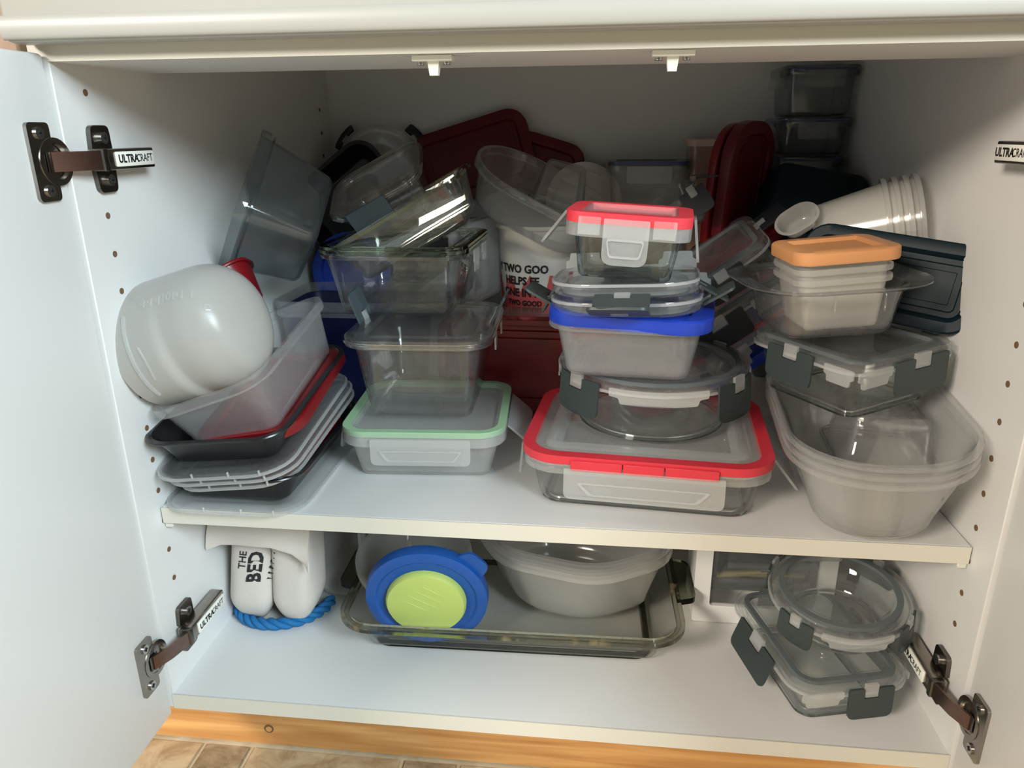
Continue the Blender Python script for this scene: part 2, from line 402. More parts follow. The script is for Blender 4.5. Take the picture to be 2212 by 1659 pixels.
def hinge(x, nx, zc):
    h = empty('hinge', (x, 0, zc)); h.parent = cab
    h['label'] = 'nickel plated concealed hinge with white name cap'
    def X(d): return nx*d
    # plate on the door, drilled cup, screws
    pts = round_poly([(-.0375, -.028), (-.0145, -.028), (-.0145, -.0125), (-.0145, .0125), (-.0145, .028), (-.0375, .028)], [.004, .004, 0, 0, .004, .004])
    v = []; n_ = len(pts)
    for xx in (X(-.0024), X(.0004)):
        v += [(xx, p[0], p[1]) for p in pts]
    mesh('cup_plate', v, [tuple(range(n_)), tuple(range(n_, 2*n_))]+[(k, (k+1) % n_, n_+(k+1) % n_, n_+k) for k in range(n_)], 'nickel', h, 30)
    # cup: ring and dark well
    rg = []
    for rad, xx in ((.0175, -.0022), (.0175, .0010), (.0135, .0010), (.0125, -.0018)):
        rg.append([(X(xx), -.0135+rad*math.cos(R(q*15)), rad*math.sin(R(q*15))) for q in range(24)])
    loft('cup', rg, 'nickel', h)
    box('cup_well', (X(.0012), -.0180, 0), (.0006, .012, .015), 'nickel_dark', h, .0002)
    for zz in (.0205, -.0205):
        cyl('screw', (X(.0010), -.0265, zz), (1, 0, 0), .0044, .0018, 'screw', h, 14)
        box('screw_slot', (X(.0020), -.0265, zz), (.0006, .0044, .0011), 'ink', h); box('screw_slot', (X(.0020), -.0265, zz), (.0006, .0011, .0044), 'ink', h)
    # link from cup to arm
    lk = [(-.0205, .0015), (-.004, .0095), (.0185, .0155)]
    v = []
    for (yy, xx) in lk:
        v += [(X(xx-.001), yy, -.0072), (X(xx-.001), yy, .0072), (X(xx+.0012), yy, .0072), (X(xx+.0012), yy, -.0072)]
    f = [(0, 1, 2, 3), (8, 9, 10, 11)]
    for s in range(2):
        o4 = s*4; f += [(o4+k, o4+(k+1) % 4, o4+4+(k+1) % 4, o4+4+k) for k in range(4)]
    mesh('link', v, f, 'copper_plate', h, 30)
    # arm and its white cap
    box('arm', (X(.0105), .0535, 0), (.013, .070, .0165), 'nickel', h, .0012)
    box('knuckle', (X(.0125), .0205, 0), (.012, .006, .0172), 'nickel_dark', h, .001)
    c = box('name_cap', (X(.0178), .0590, 0), (.0024, .0520, .0118), 'cap_white', h, .0009)
    lettering('ULTRA', .0088, lambda p: (X(.01925), .0590+(p.x-.0125)*(1 if nx > 0 else -1)*1.0 if False else (.0480+p.x if nx > 0 else .0705-p.x), p.y), 'ink', h, .00032)
    lettering('CRAFT', .0088, lambda p: (X(.01925), (.0706+p.x*.86 if nx > 0 else .0478-p.x*.86), p.y), 'ink', h, .00006)
    # wing plate on the side panel
    for s in (1, -1):
        pts = round_poly([(.0250, s*.007), (.0510, s*.007), (.0500, s*.0262), (.0270, s*.0262)], [.001, .001, .005, .005])
        v = []; n_ = len(pts)
        for xx in (X(.0004), X(.0042)):
            v += [(xx, p[0], p[1]) for p in pts]
        mesh('wing_plate', v, [tuple(range(n_)), tuple(range(n_, 2*n_))]+[(k, (k+1) % n_, n_+(k+1) % n_, n_+k) for k in range(n_)], 'nickel_dark', h, 30)
        cyl('screw', (X(.0058), .0385, s*.0165), (1, 0, 0), .0048, .0035, 'screw', h, 14)
        box('screw_slot', (X(.0077), .0385, s*.0165), (.0006, .0050, .0012), 'ink', h); box('screw_slot', (X(.0077), .0385, s*.0165), (.0006, .0012, .0050), 'ink', h)
for x, nx in ((0, 1), (W, -1)):
    for zc in (.508, .0545): hinge(x, nx, zc)

# door catches under the rail
for x in (.2865, .4555):
    ct = empty('door_catch', (x, .017, H)); ct.parent = cab; ct['label'] = 'small white plastic door stop under the rail'
    box('catch_plate', (0, -.002, -.0022), (.029, .013, .004), 'cap_white', ct, .0005)
    v = [(-.0042, -.004, -.004), (.0042, -.004, -.004), (.0042, .006, -.004), (-.0042, .006, -.004), (-.0030, -.003, -.0135), (.0030, -.003, -.0135), (.0030, .0025, -.0135), (-.0030, .0025, -.0135)]
    mesh('catch_peg', v, [(0, 1, 2, 3), (4, 5, 6, 7), (0, 1, 5, 4), (1, 2, 6, 5), (2, 3, 7, 6), (3, 0, 4, 7)], 'cap_white', ct, 20)
    for s in (-1, 1): cyl('screw', (s*.0095, -.001, -.0052), (0, 0, 1), .0028, .0022, 'screw', ct, 12)

# ------------------------------------------------------------------ the shelf
SZ = .1908
sh = tag(empty('cabinet_shelf', (W/2, .3, SZ-.008)), 'white adjustable shelf with cream front edge resting on pins', 'shelf')
box('board', (0, .0125, 0), (W-.003, .555, .0158), 'melamine', sh)
box('edge_strip', (0, -.2674, 0), (W-.003, .0012, .0160), 'edge_band', sh)
for x, s in ((-W/2+.0045, 1), (W/2-.0045, -1)):
    for y in (-.262, .255): box('shelf_pin', (x, y, -.0115), (.008, .006, .0065), 'shelf_pin', sh, .001, 1)

# ================================================================== containers
def n_of(o): return o.matrix_basis.to_3x3() @ Vector((0, 0, 1))

# ---------------------------------------------------------------- left stack of takeout trays and lids
def takeout_lid(lab, loc, rx, ry, rz, a=.066, b=.100, mat='lid_clear', grp='clear takeout lids among the black trays'):
    t = tag(empty('lid', loc, rx, ry, rz), lab, 'lid', grp)
    plain_lid(t, a, b, .030, .0042, mat, .0042, .0022, .0018, .010, .003, 'panel')
    prof_loft('rim_bead', a, b, .030, [(.003, .0005), (.0052, .0012), (.0052, .0028), (.003, .0034)], 'tab_frost', t, cyclic=True)
    for s in (-.3, .25, .72):   # small pry tabs on the front edge
        box('rib', (a*s, -b-.0038, .0055), (.0016, .0022, .005), 'tab_frost', t, .0004, 1)
    return t
takeout_lid('clear takeout lid lying flat on the shelf under the lowest black tray', (.0705, .126, .1913), 0, 0, 0)
def black_tray(lab, loc, rx, ry, rz=0, a=.0655, b=.100, Hh=.031):
    t = tag(tub(None, a, b, Hh, .026, .013, .0012, .006, 'black_plastic', .0045, .0022, 'takeout_tray'), lab, 'tray', 'black takeout trays')
    pose(t, loc, rx, ry, rz); return t
black_tray('black plastic takeout tray resting on the lowest clear lid', (.0705, .131, .1978), 1.0, 0)
def red_lid(lab, loc, rx, ry, rz, a=.06, b=.09, r=.025, mat='red_plastic', spin=0, skirt=.008, name='lid', grp=None):
    t = tag(empty(name, loc, rx, ry, rz, spin), lab, 'lid', grp)
    plain_lid(t, a, b, r, .006, mat, skirt, .004, .003, .010, .004, 'panel')
    prof_loft('raised_ring', a, b, r, [(-.018, .0068), (-.018, .0082), (-.022, .0082), (-.022, .0068)], mat, t, cyclic=True)
    return t
red_lid('red plastic lid tucked inside the lower black tray', (.0760, .138, .2100), 3, -3, 0, .046, .078)
takeout_lid('clear takeout lid just above the lower red lid', (.0780, .128, .2290), 8.0, -7.5, -3, .058, .098)
takeout_lid('clear takeout lid in the middle of the fanned lids', (.0740, .124, .2375), 8.0, -7.0, -2, .062, .100)
takeout_lid('clear takeout lid directly under the upper black tray', (.0690, .119, .2455), 8.0, -6.3, -1, .064, .101)
black_tray('black plastic takeout tray on top of the fanned clear lids', (.0690, .121, .2530), 8, -4.8)
red_lid('red plastic lid wedged between the upper black tray and the clear tub', (.0840, .135, .2700), 10, -10, 0, .050, .086)

t = tag(empty('food_container', (.0800, .130, .2690), 11, -20, -3), 'clear plastic tub leaning under the big frosted jug', 'container')
tub(t, .058, .096, .060, .026, .013, .0012, .008, 'frost_thin', .0040, .009)

# big frosted measuring jug lying on its side
def jug():
    axis = Vector((.955, -.06, .27)).normalized(); up = Vector((-.27, .10, .95)); side = axis.cross(up).normalized(); up = side.cross(axis)
    o = Vector((.0535, .0660, .3560)); L = .110; RB = .0590
    def radius(s, th):
        e = 1/((abs(math.cos(th))**2.6+abs(math.sin(th))**2.6)**(1/2.6))
        r = RB*(.86+.14*e)
        if s > .60: r *= math.sqrt(max(0.0, 1-((s-.60)/.40)**2.3))
        r *= .965+.05*min(s, .6)
        g = 1/(1+math.exp(-(s-.44)/.012))*1/(1+math.exp((s-.86)/.03))*max(0, math.cos(th+.62))**1.6
        return max(r-.0062*g, .0006)
    N, K = 56, 56; rings = []
    for i in range(K+1):
        s = i/K; s = s*.7/.6 if s < .6 else .7+.3*math.sin((s-.6)/.4*math.pi/2)
        c = o+axis*(L*(s-.5))
        rings.append([tuple(c+(side*math.cos(2*math.pi*k_/N)+up*math.sin(2*math.pi*k_/N))*radius(s, 2*math.pi*k_/N)) for k_ in range(N)])
    inner = []
    for i in range(12, -1, -1):
        s = i/12*.85; c = o+axis*(L*(s-.5))
        inner.append([tuple(c+(side*math.cos(2*math.pi*k_/N)+up*math.sin(2*math.pi*k_/N))*max(radius(s, 2*math.pi*k_/N)-.002, .0005)) for k_ in range(N)])
    t = tag(empty('measuring_jug', (0, 0, 0)), 'big frosted plastic measuring jug lying on its side above the black trays', 'jug')
    loft('body', inner+rings, 'frost_thick', t, smooth=60)
    def P(s, th, h=.0006):
        c = o+axis*(L*(s-.5)); d = side*math.cos(th)+up*math.sin(th); return c+d*(radius(s, th)+h)
    def strip(name, path, wd, h=.0012):
        v = []
        for s0, t0 in path: v += [P(s0-wd/2/L, t0, -.001), P(s0+wd/2/L, t0, -.001), P(s0+wd/4/L, t0, h), P(s0-wd/4/L, t0, h)]
        f = [(0, 1, 2, 3), tuple(len(v)-4+q for q in range(4))]
        for i in range(len(path)-1): f += [(i*4+q, i*4+(q+1) % 4, i*4+4+(q+1) % 4, i*4+4+q) for q in range(4)]
        mesh(name, v, f, 'tab_frost', t, 30)
    strip('rib', [(.17, .55-1.35*q/12) for q in range(13)], .0045, .0016)
    strip('rib', [(.255+.02*math.sin(q/8*3.1), .05-.55*q/8) for q in range(9)], .003, .0008)
    for i in range(7):
        if i == 3: continue
        strip('scale_mark', [(.36+.068*i, .60+.032*q) for q in range(5)], .0020, .0007)
    def onto(s0, th0): return lambda p: P(s0+p.x/L, th0+p.y/.058, .0007)
    lettering('10', .011, onto(.565, .67), 'tab_frost', t, .0004)
    lettering('0', .010, onto(.86, .42), 'tab_frost', t, .0004)
    for i, c in enumerate(('2', '4', '6', '8')): lettering(c, .0055, onto((.335, .40, .47, .665)[i], .67), 'tab_frost', t, .0001)
jug()

# dark see-through tub leaning on the left wall, with the red bowl below it
t = tag(empty('food_container', (.0960, .2500, .4230), 6, -66, 16, 47), 'clear square tub leaning on its side above the frosted jug', 'container')
tub(t, .062, .062, .084, .028, .014, .0013, .010, 'plastic_dark', .0045, .010)  # dimness of the cabinet interior is put into this dark tint
gasket(t, .062, .062, .028, .070, 'plastic_dark', -.0002, .0022, -.001, .001, name='rim_bead')
t = tag(empty('red_bowl', (.0360, .1780, .3480), -10, -38, 0, 20), 'dark red plastic bowl tipped behind the frosted jug', 'bowl')
tub(t, .034, .032, .042, .024, .008, .0016, .010, 'red_plastic', .003, .003)

# deep blue tub with frosted rim, round blue lid and black tray at the back left
t = tag(empty('food_container', (.098, .372, .1915)), 'deep navy blue tub with a frosted rim behind the black trays', 'container')
tub(t, .088, .062, .126, .02, .010, .0016, .008, 'navy', .001, .003)
prof_loft('rim', .088, .062, .02, [(.0012, .119), (.0045, .119), (.0045, .138), (.0012, .138)], 'frost_thin', t, cyclic=True)
t = tag(empty('lid', (.0640, .455, .3420), 84, 0, 10), 'round dark blue lid standing upright behind the clear containers', 'lid')
plain_lid(t, .050, .050, .050, .004, 'blue_lid', .007, .004, .003, .008, .004, 'panel', 8)
t = black_tray('large black tray standing on its corner in the dark back corner', (.080, .530, .392), 84, 0, 8, .072, .105, .040)
t.matrix_basis = t.matrix_basis @ Matrix.Rotation(R(38), 4, 'Z')
t = tag(empty('lid', (.083, .572, .474), 87, 0, 4), 'round clear lid with black clips leaning at the back wall', 'lid')
plain_lid(t, .060, .060, .060, .004, 'lid_clear', .006, .003, .002, .008, .004, 'panel', 8)
for ph in (40, 140, 220, 320): latch(t, ph, .060, .060, .006, .036, .020, 35, 'latch_black')

# ---------------------------------------------------------------- second stack: green-sealed box and clear squares
t = tag(empty('food_container', (.2335, .186, .1909), 0, 0, 3.5), 'frosted lock-lid box with a pale green seal standing on the shelf', 'container')
tub(t, .0785, .0755, .048, .022, .010, .0016, .008, 'frost', .0035, .010)
plain_lid(t, .0785, .0755, .022, .0495, 'lid_frost', .010, .0055, .003, .006, .0052)
gasket(t, .0785, .0755, .022, .0510, 'green_gasket', -.0030, .0050, -.0015, .0045)
latch(t, 'f', .0785, .0755, .0485, .100, .027, 3, 'tab_frost', notch=False, win=True)
latch(t, 'r', .0785, .0755, .0500, .095, .030, 48, 'tab_frost', notch=False)
latch(t, 'l', .0785, .0755, .0485, .095, .026, 10, 'tab_frost', notch=False)

def clear_box(lab, loc, rx, ry, rz, a, b, Hh, r=.022, taper=.012, mat='plastic_clear', grp=None, rimmat='rim_clear'):
    t = tag(empty('food_container', loc, rx, ry, rz), lab, 'container', grp)
    tub(t, a, b, Hh, r, taper, .0018, .010, mat, .0025, .004)
    if rimmat: gasket(t, a, b, r, Hh-.004, rimmat, .0028, .0052, -.0012, .0022, name='rim')
    return t
t = clear_box('tall clear square box whose dark latch stands open, on the green-sealed box', (.2290, .2080, .2475), 0, 0, 2, .0660, .0800, .0825)
plain_lid(t, .066, .080, .022, .0845, 'plastic_clear', .006, .0045, .004, .010, .0085)
gasket(t, .066, .080, .022, .0855, 'rim_clear', .0085, .0105, -.0035, -.0010, name='lid_rim')
latch(t, 'r', .066, .080, .0870, .046, .034, 152, 'latch_slate', s=.005, off=.004)
latch(t, 'l', .066, .080, .0870, .046, .034, 160, 'latch_slate', s=0, off=.004)
tab(t, 'r', .066, .080, .0830, .014, .017, s=-.034, off=.009, mat='tab_frost'); tab(t, 'r', .066, .080, .0830, .014, .017, s=.030, off=.009, mat='tab_frost')

t = clear_box('clear square box with thick greenish glass rim on the tall clear box', (.1930, .2790, .3375), 0, 0, -1, .0750, .0840, .0690, .024, .013, 'glass')
gasket(t, .075, .084, .024, .0700, 'rim_glass', .000, .0068, -.0015, .0030, name='lid_rim')
gasket(t, .075, .084, .024, .0738, 'rim_glass', -.003, .0060, -.0002, .0028, name='lid_rim')
gasket(t, .075, .084, .024, .0738, 'rim_clear', -.012, -.009, -.0002, .0016, name='lid_step')
tab(t, 'r', .075, .084, .0690, .030, .024, s=-.030, off=.008); tab(t, 'r', .075, .084, .0690, .022, .020, s=.02, off=.008)

t = clear_box('thick glass dish tilted up inside the greenish glass rim', (.2160, .2560, .4085), 4, -29, 2, .0790, .0560, .0500, .020, .012, 'glass_green', None, 'rim_glass')
prof_loft('base_ring', .05, .03, .03, [(0, .0035), (.0015, .005), (.003, .0035)], 'rim_clear', t, cyclic=True)
t = clear_box('small clear box with a slate grey latch perched in the tilted glass dish', (.1740, .3240, .4330), 26, -27, 0, .0530, .0420, .0500, .020, .010)
plain_lid(t, .053, .042, .020, .0520, 'plastic_clear', .006, .0045, .004, .010, .0065)
gasket(t, .053, .042, .020, .0530, 'rim_clear', .0065, .0085, -.0035, -.0010, name='lid_rim')
latch(t, 'f', .053, .042, .0540, .050, .034, 4, 'latch_slate', s=-.012, off=.008, notch=False); latch(t, 'b', .053, .042, .0540, .046, .034, 10, 'latch_slate', off=.008, notch=False)

# ---------------------------------------------------------------- third stack
def lock_lid(t, a, b, r, z, gask, latches, tabs, mat='lid_clear', round_n=6, panel='lid', inner=True):
    plain_lid(t, a, b, r, z, mat, .007, .0050, .0035, .010, .0050, panel, round_n)
    gasket(t, a, b, r, z+.002, gask, -.0085, -.0030, -.0015, .0022, round_n)
    gasket(t, a, b, r, z-.0055, 'tab_frost', .0048, .0066, -.0012, .0012, round_n, name='lid_rim')
    for L in latches: latch(t, L[0], a, b, z+.001, L[1], L[2], L[3], L[4], s=L[5] if len(L) > 5 else 0)
    for L in tabs: tab(t, L[0], a, b, z-.001, L[1], L[2], s=L[3] if len(L) > 3 else 0)

t = tag(empty('food_container', (.4620, .1480, .1909), 0, 0, -5), 'large rectangular glass dish with red-sealed lock lid standing on the shelf', 'container')
tub(t, .1080, .0900, .050, .030, .008, .004, .012, 'glass', .003, .005)
gasket(t, .108, .090, .030, .0455, 'rim_clear', .003, .005, -.001, .002, name='rim')
gasket(t, .100, .082, .024, .004, 'rim_clear', -.009, -.003, -.002, .0005, name='base_rim')
plain_lid(t, .108, .090, .030, .0520, 'lid_frost', .012, .0055, .0045, .013, .0062)
gasket(t, .108, .090, .030, .0530, 'red_gasket', -.0045, .0070, -.0030, .0050)
prof_loft('raised_border', .108, .090, .030, [(-.014, .0560), (-.018, .0585), (-.024, .0590), (-.030, .0540)], 'lid_frost', t, cyclic=True)
latch(t, 'f', .108, .090, .0470, .142, .029, 4, 'tab_frost', notch=False, win=True, off=.0075)
for s in (-.042, .042, 0): box('latch_slot', (s, -.0985, .0500), (.046 if s else .036, .0016, .010), 'red_gasket', t, .0006, 1)
latch(t, 'r', .108, .090, .0500, .110, .040, 38, 'tab_frost', notch=False, off=.0075)
latch(t, 'l', .108, .090, .0500, .110, .036, 6, 'tab_frost', notch=False, off=.0075)

def round_dish(lab, loc, rx, ry, rz, rad, Hh, latchmat, phis, tabs, lw=.046, lh=.030, grp=None):
    t = tag(empty('round_container', loc, rx, ry, rz), lab, 'container', grp)
    tub(t, rad, rad, Hh, rad, .012, .0035, .012, 'glass', .0025, .004, n=10)
    gasket(t, rad-.016, rad-.016, rad-.016, .004, 'rim_clear', -.004, .001, -.0025, .0005, 10, 'base_rim')
    lock_lid(t, rad, rad, rad, Hh+.0015, 'grey_gasket', [(p, lw, lh, 4, latchmat) for p in phis], [(p, w_, .014) for p, w_ in tabs], round_n=10)
    return t
round_dish('round glass dish with dark latches on the red-sealed glass dish', (.4660, .1690, .2480), 0, 0, 0, .0880, .0575, 'latch_grey', (-142, -38, 38, 142), ((-90, .092), (90, .09), (0, .03), (180, .03)), .058, .036)

t = tag(empty('food_container', (.4400, .1240, .3165), 0, 0, -6), 'clear tub with a bright blue lid on the round glass dish', 'container')
tub(t, .0640, .0560, .050, .022, .008, .0014, .010, 'frost_thin', .0065, .004)
lid = plain_lid(t, .0640, .0560, .022, .0540, 'blue_lid', .008, .0045, .003, .010, .0075); lid['label'] = 'bright blue snap lid'
lid.matrix_basis = Matrix.Translation((.001, .002, .002)) @ Matrix.Rotation(R(1.5), 4, 'Y') @ Matrix.Rotation(R(-3), 4, 'Z')

def loose_lid(lab, loc, rx, ry, rz, a, b, r, gask, latches, tabs, mat='lid_clear', grp=None, spin=0):
    t = tag(empty('lid', loc, rx, ry, rz, spin), lab, 'lid', grp)
    lock_lid(t, a, b, r, .008, gask, latches, tabs, mat, panel='panel'); return t
# two upside-down lids between the blue lid and the small glass box
loose_lid('upside-down lock lid with dark latches lying on the blue lid', (.4360, .1180, .3890), 182, 2.5, 172, .060, .056, .036, 'grey_gasket',
          [('b', .070, .030, 72, 'latch_grey', .018), ('l', .040, .03, 60, 'latch_grey'), ('r', .040, .03, 60, 'latch_grey'), ('f', .05, .03, 70, 'latch_grey')],
          [('b', .044, .016, -.044), ('b', .034, .014, .056)])
loose_lid('upside-down lock lid with a dark latch turned up under the small red-sealed box', (.4340, .1200, .4050), 182, 2.5, 175, .058, .056, .034, 'grey_gasket',
          [('b', .046, .026, 172, 'latch_grey', .002), ('r', .036, .030, 150, 'latch_grey', .008), ('l', .036, .03, 120, 'latch_grey'), ('f', .046, .03, 100, 'latch_grey')],
          [('b', .038, .018, -.044), ('b', .036, .018, .046)])

t = tag(empty('food_container', (.4330, .1080, .4065), 0, 3.2, -6), 'small square glass box with a red-sealed lid at the top of its stack', 'container')
tub(t, .0455, .0420, .046, .012, .006, .003, .006, 'glass_bluegreen', .002, .004)
plain_lid(t, .0455, .0420, .012, .0480, 'lid_frost', .012, .0075, .003, .008, .0060)
gasket(t, .0455, .0420, .012, .0510, 'red_gasket', -.006, .0066, -.0040, .0048)
latch(t, 'f', .0455, .042, .0520, .037, .037, 2, 'lid_frost', notch=False, win=True, off=.0080)
latch(t, 'l', .0455, .042, .0520, .036, .037, 36, 'tab_frost', notch=False, off=.0075)
latch(t, 'r', .0455, .042, .0520, .036, .037, 10, 'tab_frost', notch=False, off=.0075)
for s in (-.0305, .0305): box('corner_clip', (s, -.0488, .0450), (.0185, .0014, .015), 'lid_frost', t, .0006, 1)

# ---------------------------------------------------------------- right stack
q1 = []
for i, lab in enumerate(('outermost frosted oval tub of three nested tubs at the shelf edge', 'middle frosted oval tub of three nested tubs', 'innermost frosted oval tub of three nested tubs holding a clear box')):
    t = tag(tub(None, .0725, .118, .074, .066, .022, .0011, .016, 'frost_thin', .0038, .0050, 'oval_tub', 9), lab, 'container', 'nested oval tubs')
    pose(t, (.6570, .1140, .2040), 5, -4, -4); t.matrix_basis = t.matrix_basis @ Matrix.Translation((0, 0, .0080*i)); q1.append(t)
t = clear_box('clear square box turned upside down inside the nested oval tubs', (.6700, .1050, .2900), 181, 2, -4, .0400, .0400, .046, .014, .007)
t = tag(empty('food_container', (.6420, .1380, .2900), 1, -2, 33), 'square glass dish with dark latches set cornerwise on the oval tubs', 'container')
tub(t, .0600, .0600, .050, .018, .010, .0035, .010, 'glass', .0025, .004)
gasket(t, .05, .05, .014, .004, 'rim_clear', -.006, .0005, -.0025, .0005, name='base_rim')
lock_lid(t, .060, .060, .018, .0520, 'grey_gasket', [('f', .066, .031, 3, 'latch_grey', .010), ('l', .052, .031, 3, 'latch_grey', -.006), ('r', .05, .031, 3, 'latch_grey'), ('b', .05, .031, 3, 'latch_grey')],
         [('f', .040, .015, -.046), ('l', .030, .015, .046), ('r', .02, .014, -.052)])
t = tag(empty('food_container', (.6110, .1260, .3575), 0, -3, 8), 'clear wide-rimmed tub holding a stack of little cups', 'container')
tub(t, .0580, .0520, .043, .030, .008, .0012, .008, 'plastic_clear', .0020, .002)
prof_loft('flange', .058, .052, .030, [(.001, .0415), (.0150, .0430), (.0200, .0455), (.0200, .0468), (.014, .0446), (.0005, .0432)], 'lid_clear', t, cyclic=True)
for s in (-.012, .030): box('rib', (s, -.0505, .0320), (.0018, .002, .018), 'lid_clear', t, .0006, 1)
for i in range(3):
    t = tag(tub(None, .0380, .0340, .047, .010, .006, .0008, .006, 'frost', .0036, .005, 'little_cup'), ('lowest frosted little cup inside the wide-rimmed tub', 'middle frosted little cup nested in the wide-rimmed tub', 'top frosted little cup under the orange lid')[i], 'cup', 'nested little cups')
    pose(t, (.6170-.0007*i, .1270, .3605+.0090*i), 0, -4.5, 6)
t = tag(empty('lid', (.6135, .1270, .4225), 0, -4.5, 6), 'orange plastic lid closing the stack of little cups', 'lid')
plain_lid(t, .0390, .0350, .010, .005, 'orange', .007, .0040, .003, .007, .0056, 'panel')

# dark tray leaning on the right wall, nested frosted cups lying above it
t = tag(empty('dark_tray', (.6800, .1760, .3930), 78, 5, -34), 'dark teal tray standing on edge behind the wide-rimmed tub', 'tray')
plain_lid(t, .078, .036, .020, .004, 'teal_dark', .010, .004, .003, .006, .004, 'panel')
for i in range(3): prof_loft('step', .078, .036, .020, [(-.008-.006*i, .0040-.0004*i), (-.0095-.006*i, .0062-.0004*i), (-.011-.006*i, .0040-.0004*i)], 'teal_dark', t, cyclic=True)
for i in range(4):
    t = tag(tub(None, .046, .046, .070, .046, .011, .0008, .006, 'frost', .0036, .0045, 'frosted_cup', 9), ('frosted cup at the base end of the nested row lying on its side', 'second frosted cup from the base end of the nested row', 'third frosted cup from the base end of the nested row', 'frosted cup whose rim touches the cabinet wall')[i], 'cup', 'frosted cups nested on their side')
    pose(t, (.6330, .2600, .4160), 0, 78, -14); t.matrix_basis = t.matrix_basis @ Matrix.Translation((0, 0, .0095*i))
t = tag(tub(None, .020, .016, .016, .015, .004, .0010, .005, 'frost', .002, .002, 'small_scoop'), 'small frosted scoop lying beside the nested frosted cups', 'scoop')
pose(t, (.6140, .2420, .4300), 30, -35, 0)

# ---------------------------------------------------------------- the pile at the back of the shelf
t = tag(empty('food_container', (.3330, .4080, .2540), 90, 0, -2), 'peach tinted tub lying on its side with a red lid facing out', 'container')
tub(t, .105, .0600, .108, .020, .008, .0016, .008, 'peach_thin', .004, .006)
lid = plain_lid(t, .105, .0600, .020, .112, 'red_plastic', .010, .005, .003, .010, .006)
gasket(t, .105, .060, .020, .116, 'red_plastic', -.024, -.021, 0, .002, name='raised_ring'); gasket(t, .105, .060, .020, .118, 'red_plastic', -.004, .002, -.001, .0015, name='raised_ring')

t = tag(empty('food_container', (.3300, .4750, .1909)), 'frosted box with a red lid on the shelf behind the peach tub', 'container')
tub(t, .075, .060, .070, .02, .008, .0016, .008, 'frost', .004, .006); plain_lid(t, .075, .06, .02, .072, 'red_deep', .008, .005, .003, .010, .006)
# yogurt bucket with print
def bucket():
    c = Vector((.3290, .4640, .2740)); r0, r1, hh = .050, .0575, .1360
    t = tag(empty('yogurt_bucket', c, 0, 0, 0), 'white yogurt bucket with black lettering and red print', 'bucket')
    tub(t, r1, r1, hh, r1, r1-r0, .0014, .004, 'white_tub', .0030, .005, n=12)
    def onto(p, z, h, turn=0.0):
        u = (z+p.y)/hh; r = r0+(r1-r0)*u+h; th = R(-90)+(p.x)/r1+turn
        return (r*math.cos(th), r*math.sin(th), z+p.y)
    # red splashed patch: strips of uneven height on the wall
    v, f = [], []; N = 36; random.seed(3)
    for i in range(N+1):
        x = -.085+.17*i/N; top = .052+.012*math.sin(i*.9)+.014*random.random()
        for z in (.006, .006+(top-.006)*.5, top): v.append(onto(Vector((x, 0, 0)), z, .0004))
    for i in range(N): f += [(i*3+q, i*3+3+q, i*3+4+q, i*3+1+q) for q in (0, 1)]
    mesh('red_print', v, f, 'red_print', t, 60)
    for i, (s, z, size, dx) in enumerate((('Y TWO GOO', .0800, .0150, -.012), ('HELPS FE', .0640, .0150, -.010), ('ONE IN N', .0480, .0150, -.010), ('TWO GOOD', .0340, .0100, -.006))):
        lettering(s, size, lambda p: onto(Vector((p.x*.95+dx, p.y, 0)), z, .0010, R(-14)), 'ink', t, .0005)
bucket()
# translucent round tub tipped over the bucket, with a clear box inside
t = tag(empty('round_container', (.3190, .4350, .4130), 12, 27, -4), 'wide translucent round tub tipped over the yogurt bucket', 'container')
tub(t, .094, .070, .056, .066, .012, .0012, .008, 'frost_thin', .0040, .010, n=9)
t = clear_box('clear box upside down inside the tipped round tub', (.3640, .4330, .4860), 168, 14, 8, .034, .034, .056, .012, .008)
red_lid('long red lid leaning against the back wall over the round tub', (.2230, .5740, .4870), 80, -16, 0, .085, .050, .024, 'red_deep', 0, .010)
red_lid('squarish red lid leaning against the back wall beside the long red lid', (.3260, .5760, .4700), 82, 17, 0, .050, .044, .022, 'red_deep', 0, .010)
t = tag(empty('lid', (.3860, .5480, .4300), 78, 0, 8), 'round white lid standing on edge behind the tipped tub', 'lid')
plain_lid(t, .050, .050, .050, .004, 'white_tub', .007, .004, .003, .006, .004, 'panel', 9)
t = tag(empty('food_container', (.4740, .5400, .3300)), 'tall translucent box with a blue seal against the back wall', 'container')
tub(t, .052, .040, .150, .012, .006, .0014, .006, 'frost_thin', .003, .004); plain_lid(t, .052, .040, .012, .152, 'lid_clear', .010, .005, .003, .008, .005)
gasket(t, .052, .040, .012, .154, 'blue_gasket', -.006, .002, -.002, .002); latch(t, 'f', .052, .040, .150, .06, .022, 4, 'tab_frost', notch=False)
t = tag(empty('food_container', (.4740, .5350, .1909)), 'translucent box standing under the blue-sealed tall box', 'container')
tub(t, .060, .045, .130, .012, .006, .0014, .006, 'frost', .003, .004); plain_lid(t, .060, .045, .012, .132, 'lid_frost', .008, .005, .003, .008, .005)
t = tag(empty('food_container', (.5730, .5480, .1909)), 'tall peach coloured box standing at the back wall', 'container')
tub(t, .043, .034, .318, .008, .006, .0016, .006, 'peach_thin', .003, .004); plain_lid(t, .043, .034, .008, .320, 'peach', .006, .004, .002, .007, .004)
# clear box tilted with a dark clip
t = clear_box('clear box tilted with a dark clip behind the small red-sealed box', (.4900, .4000, .3950), 0, -34, 4, .062, .050, .042, .012, .006)
latch(t, 'r', .066, .050, .044, .040, .036, 62, 'latch_black', off=.004); latch(t, 'f', .066, .050, .044, .030, .032, 20, 'latch_black', s=.052)
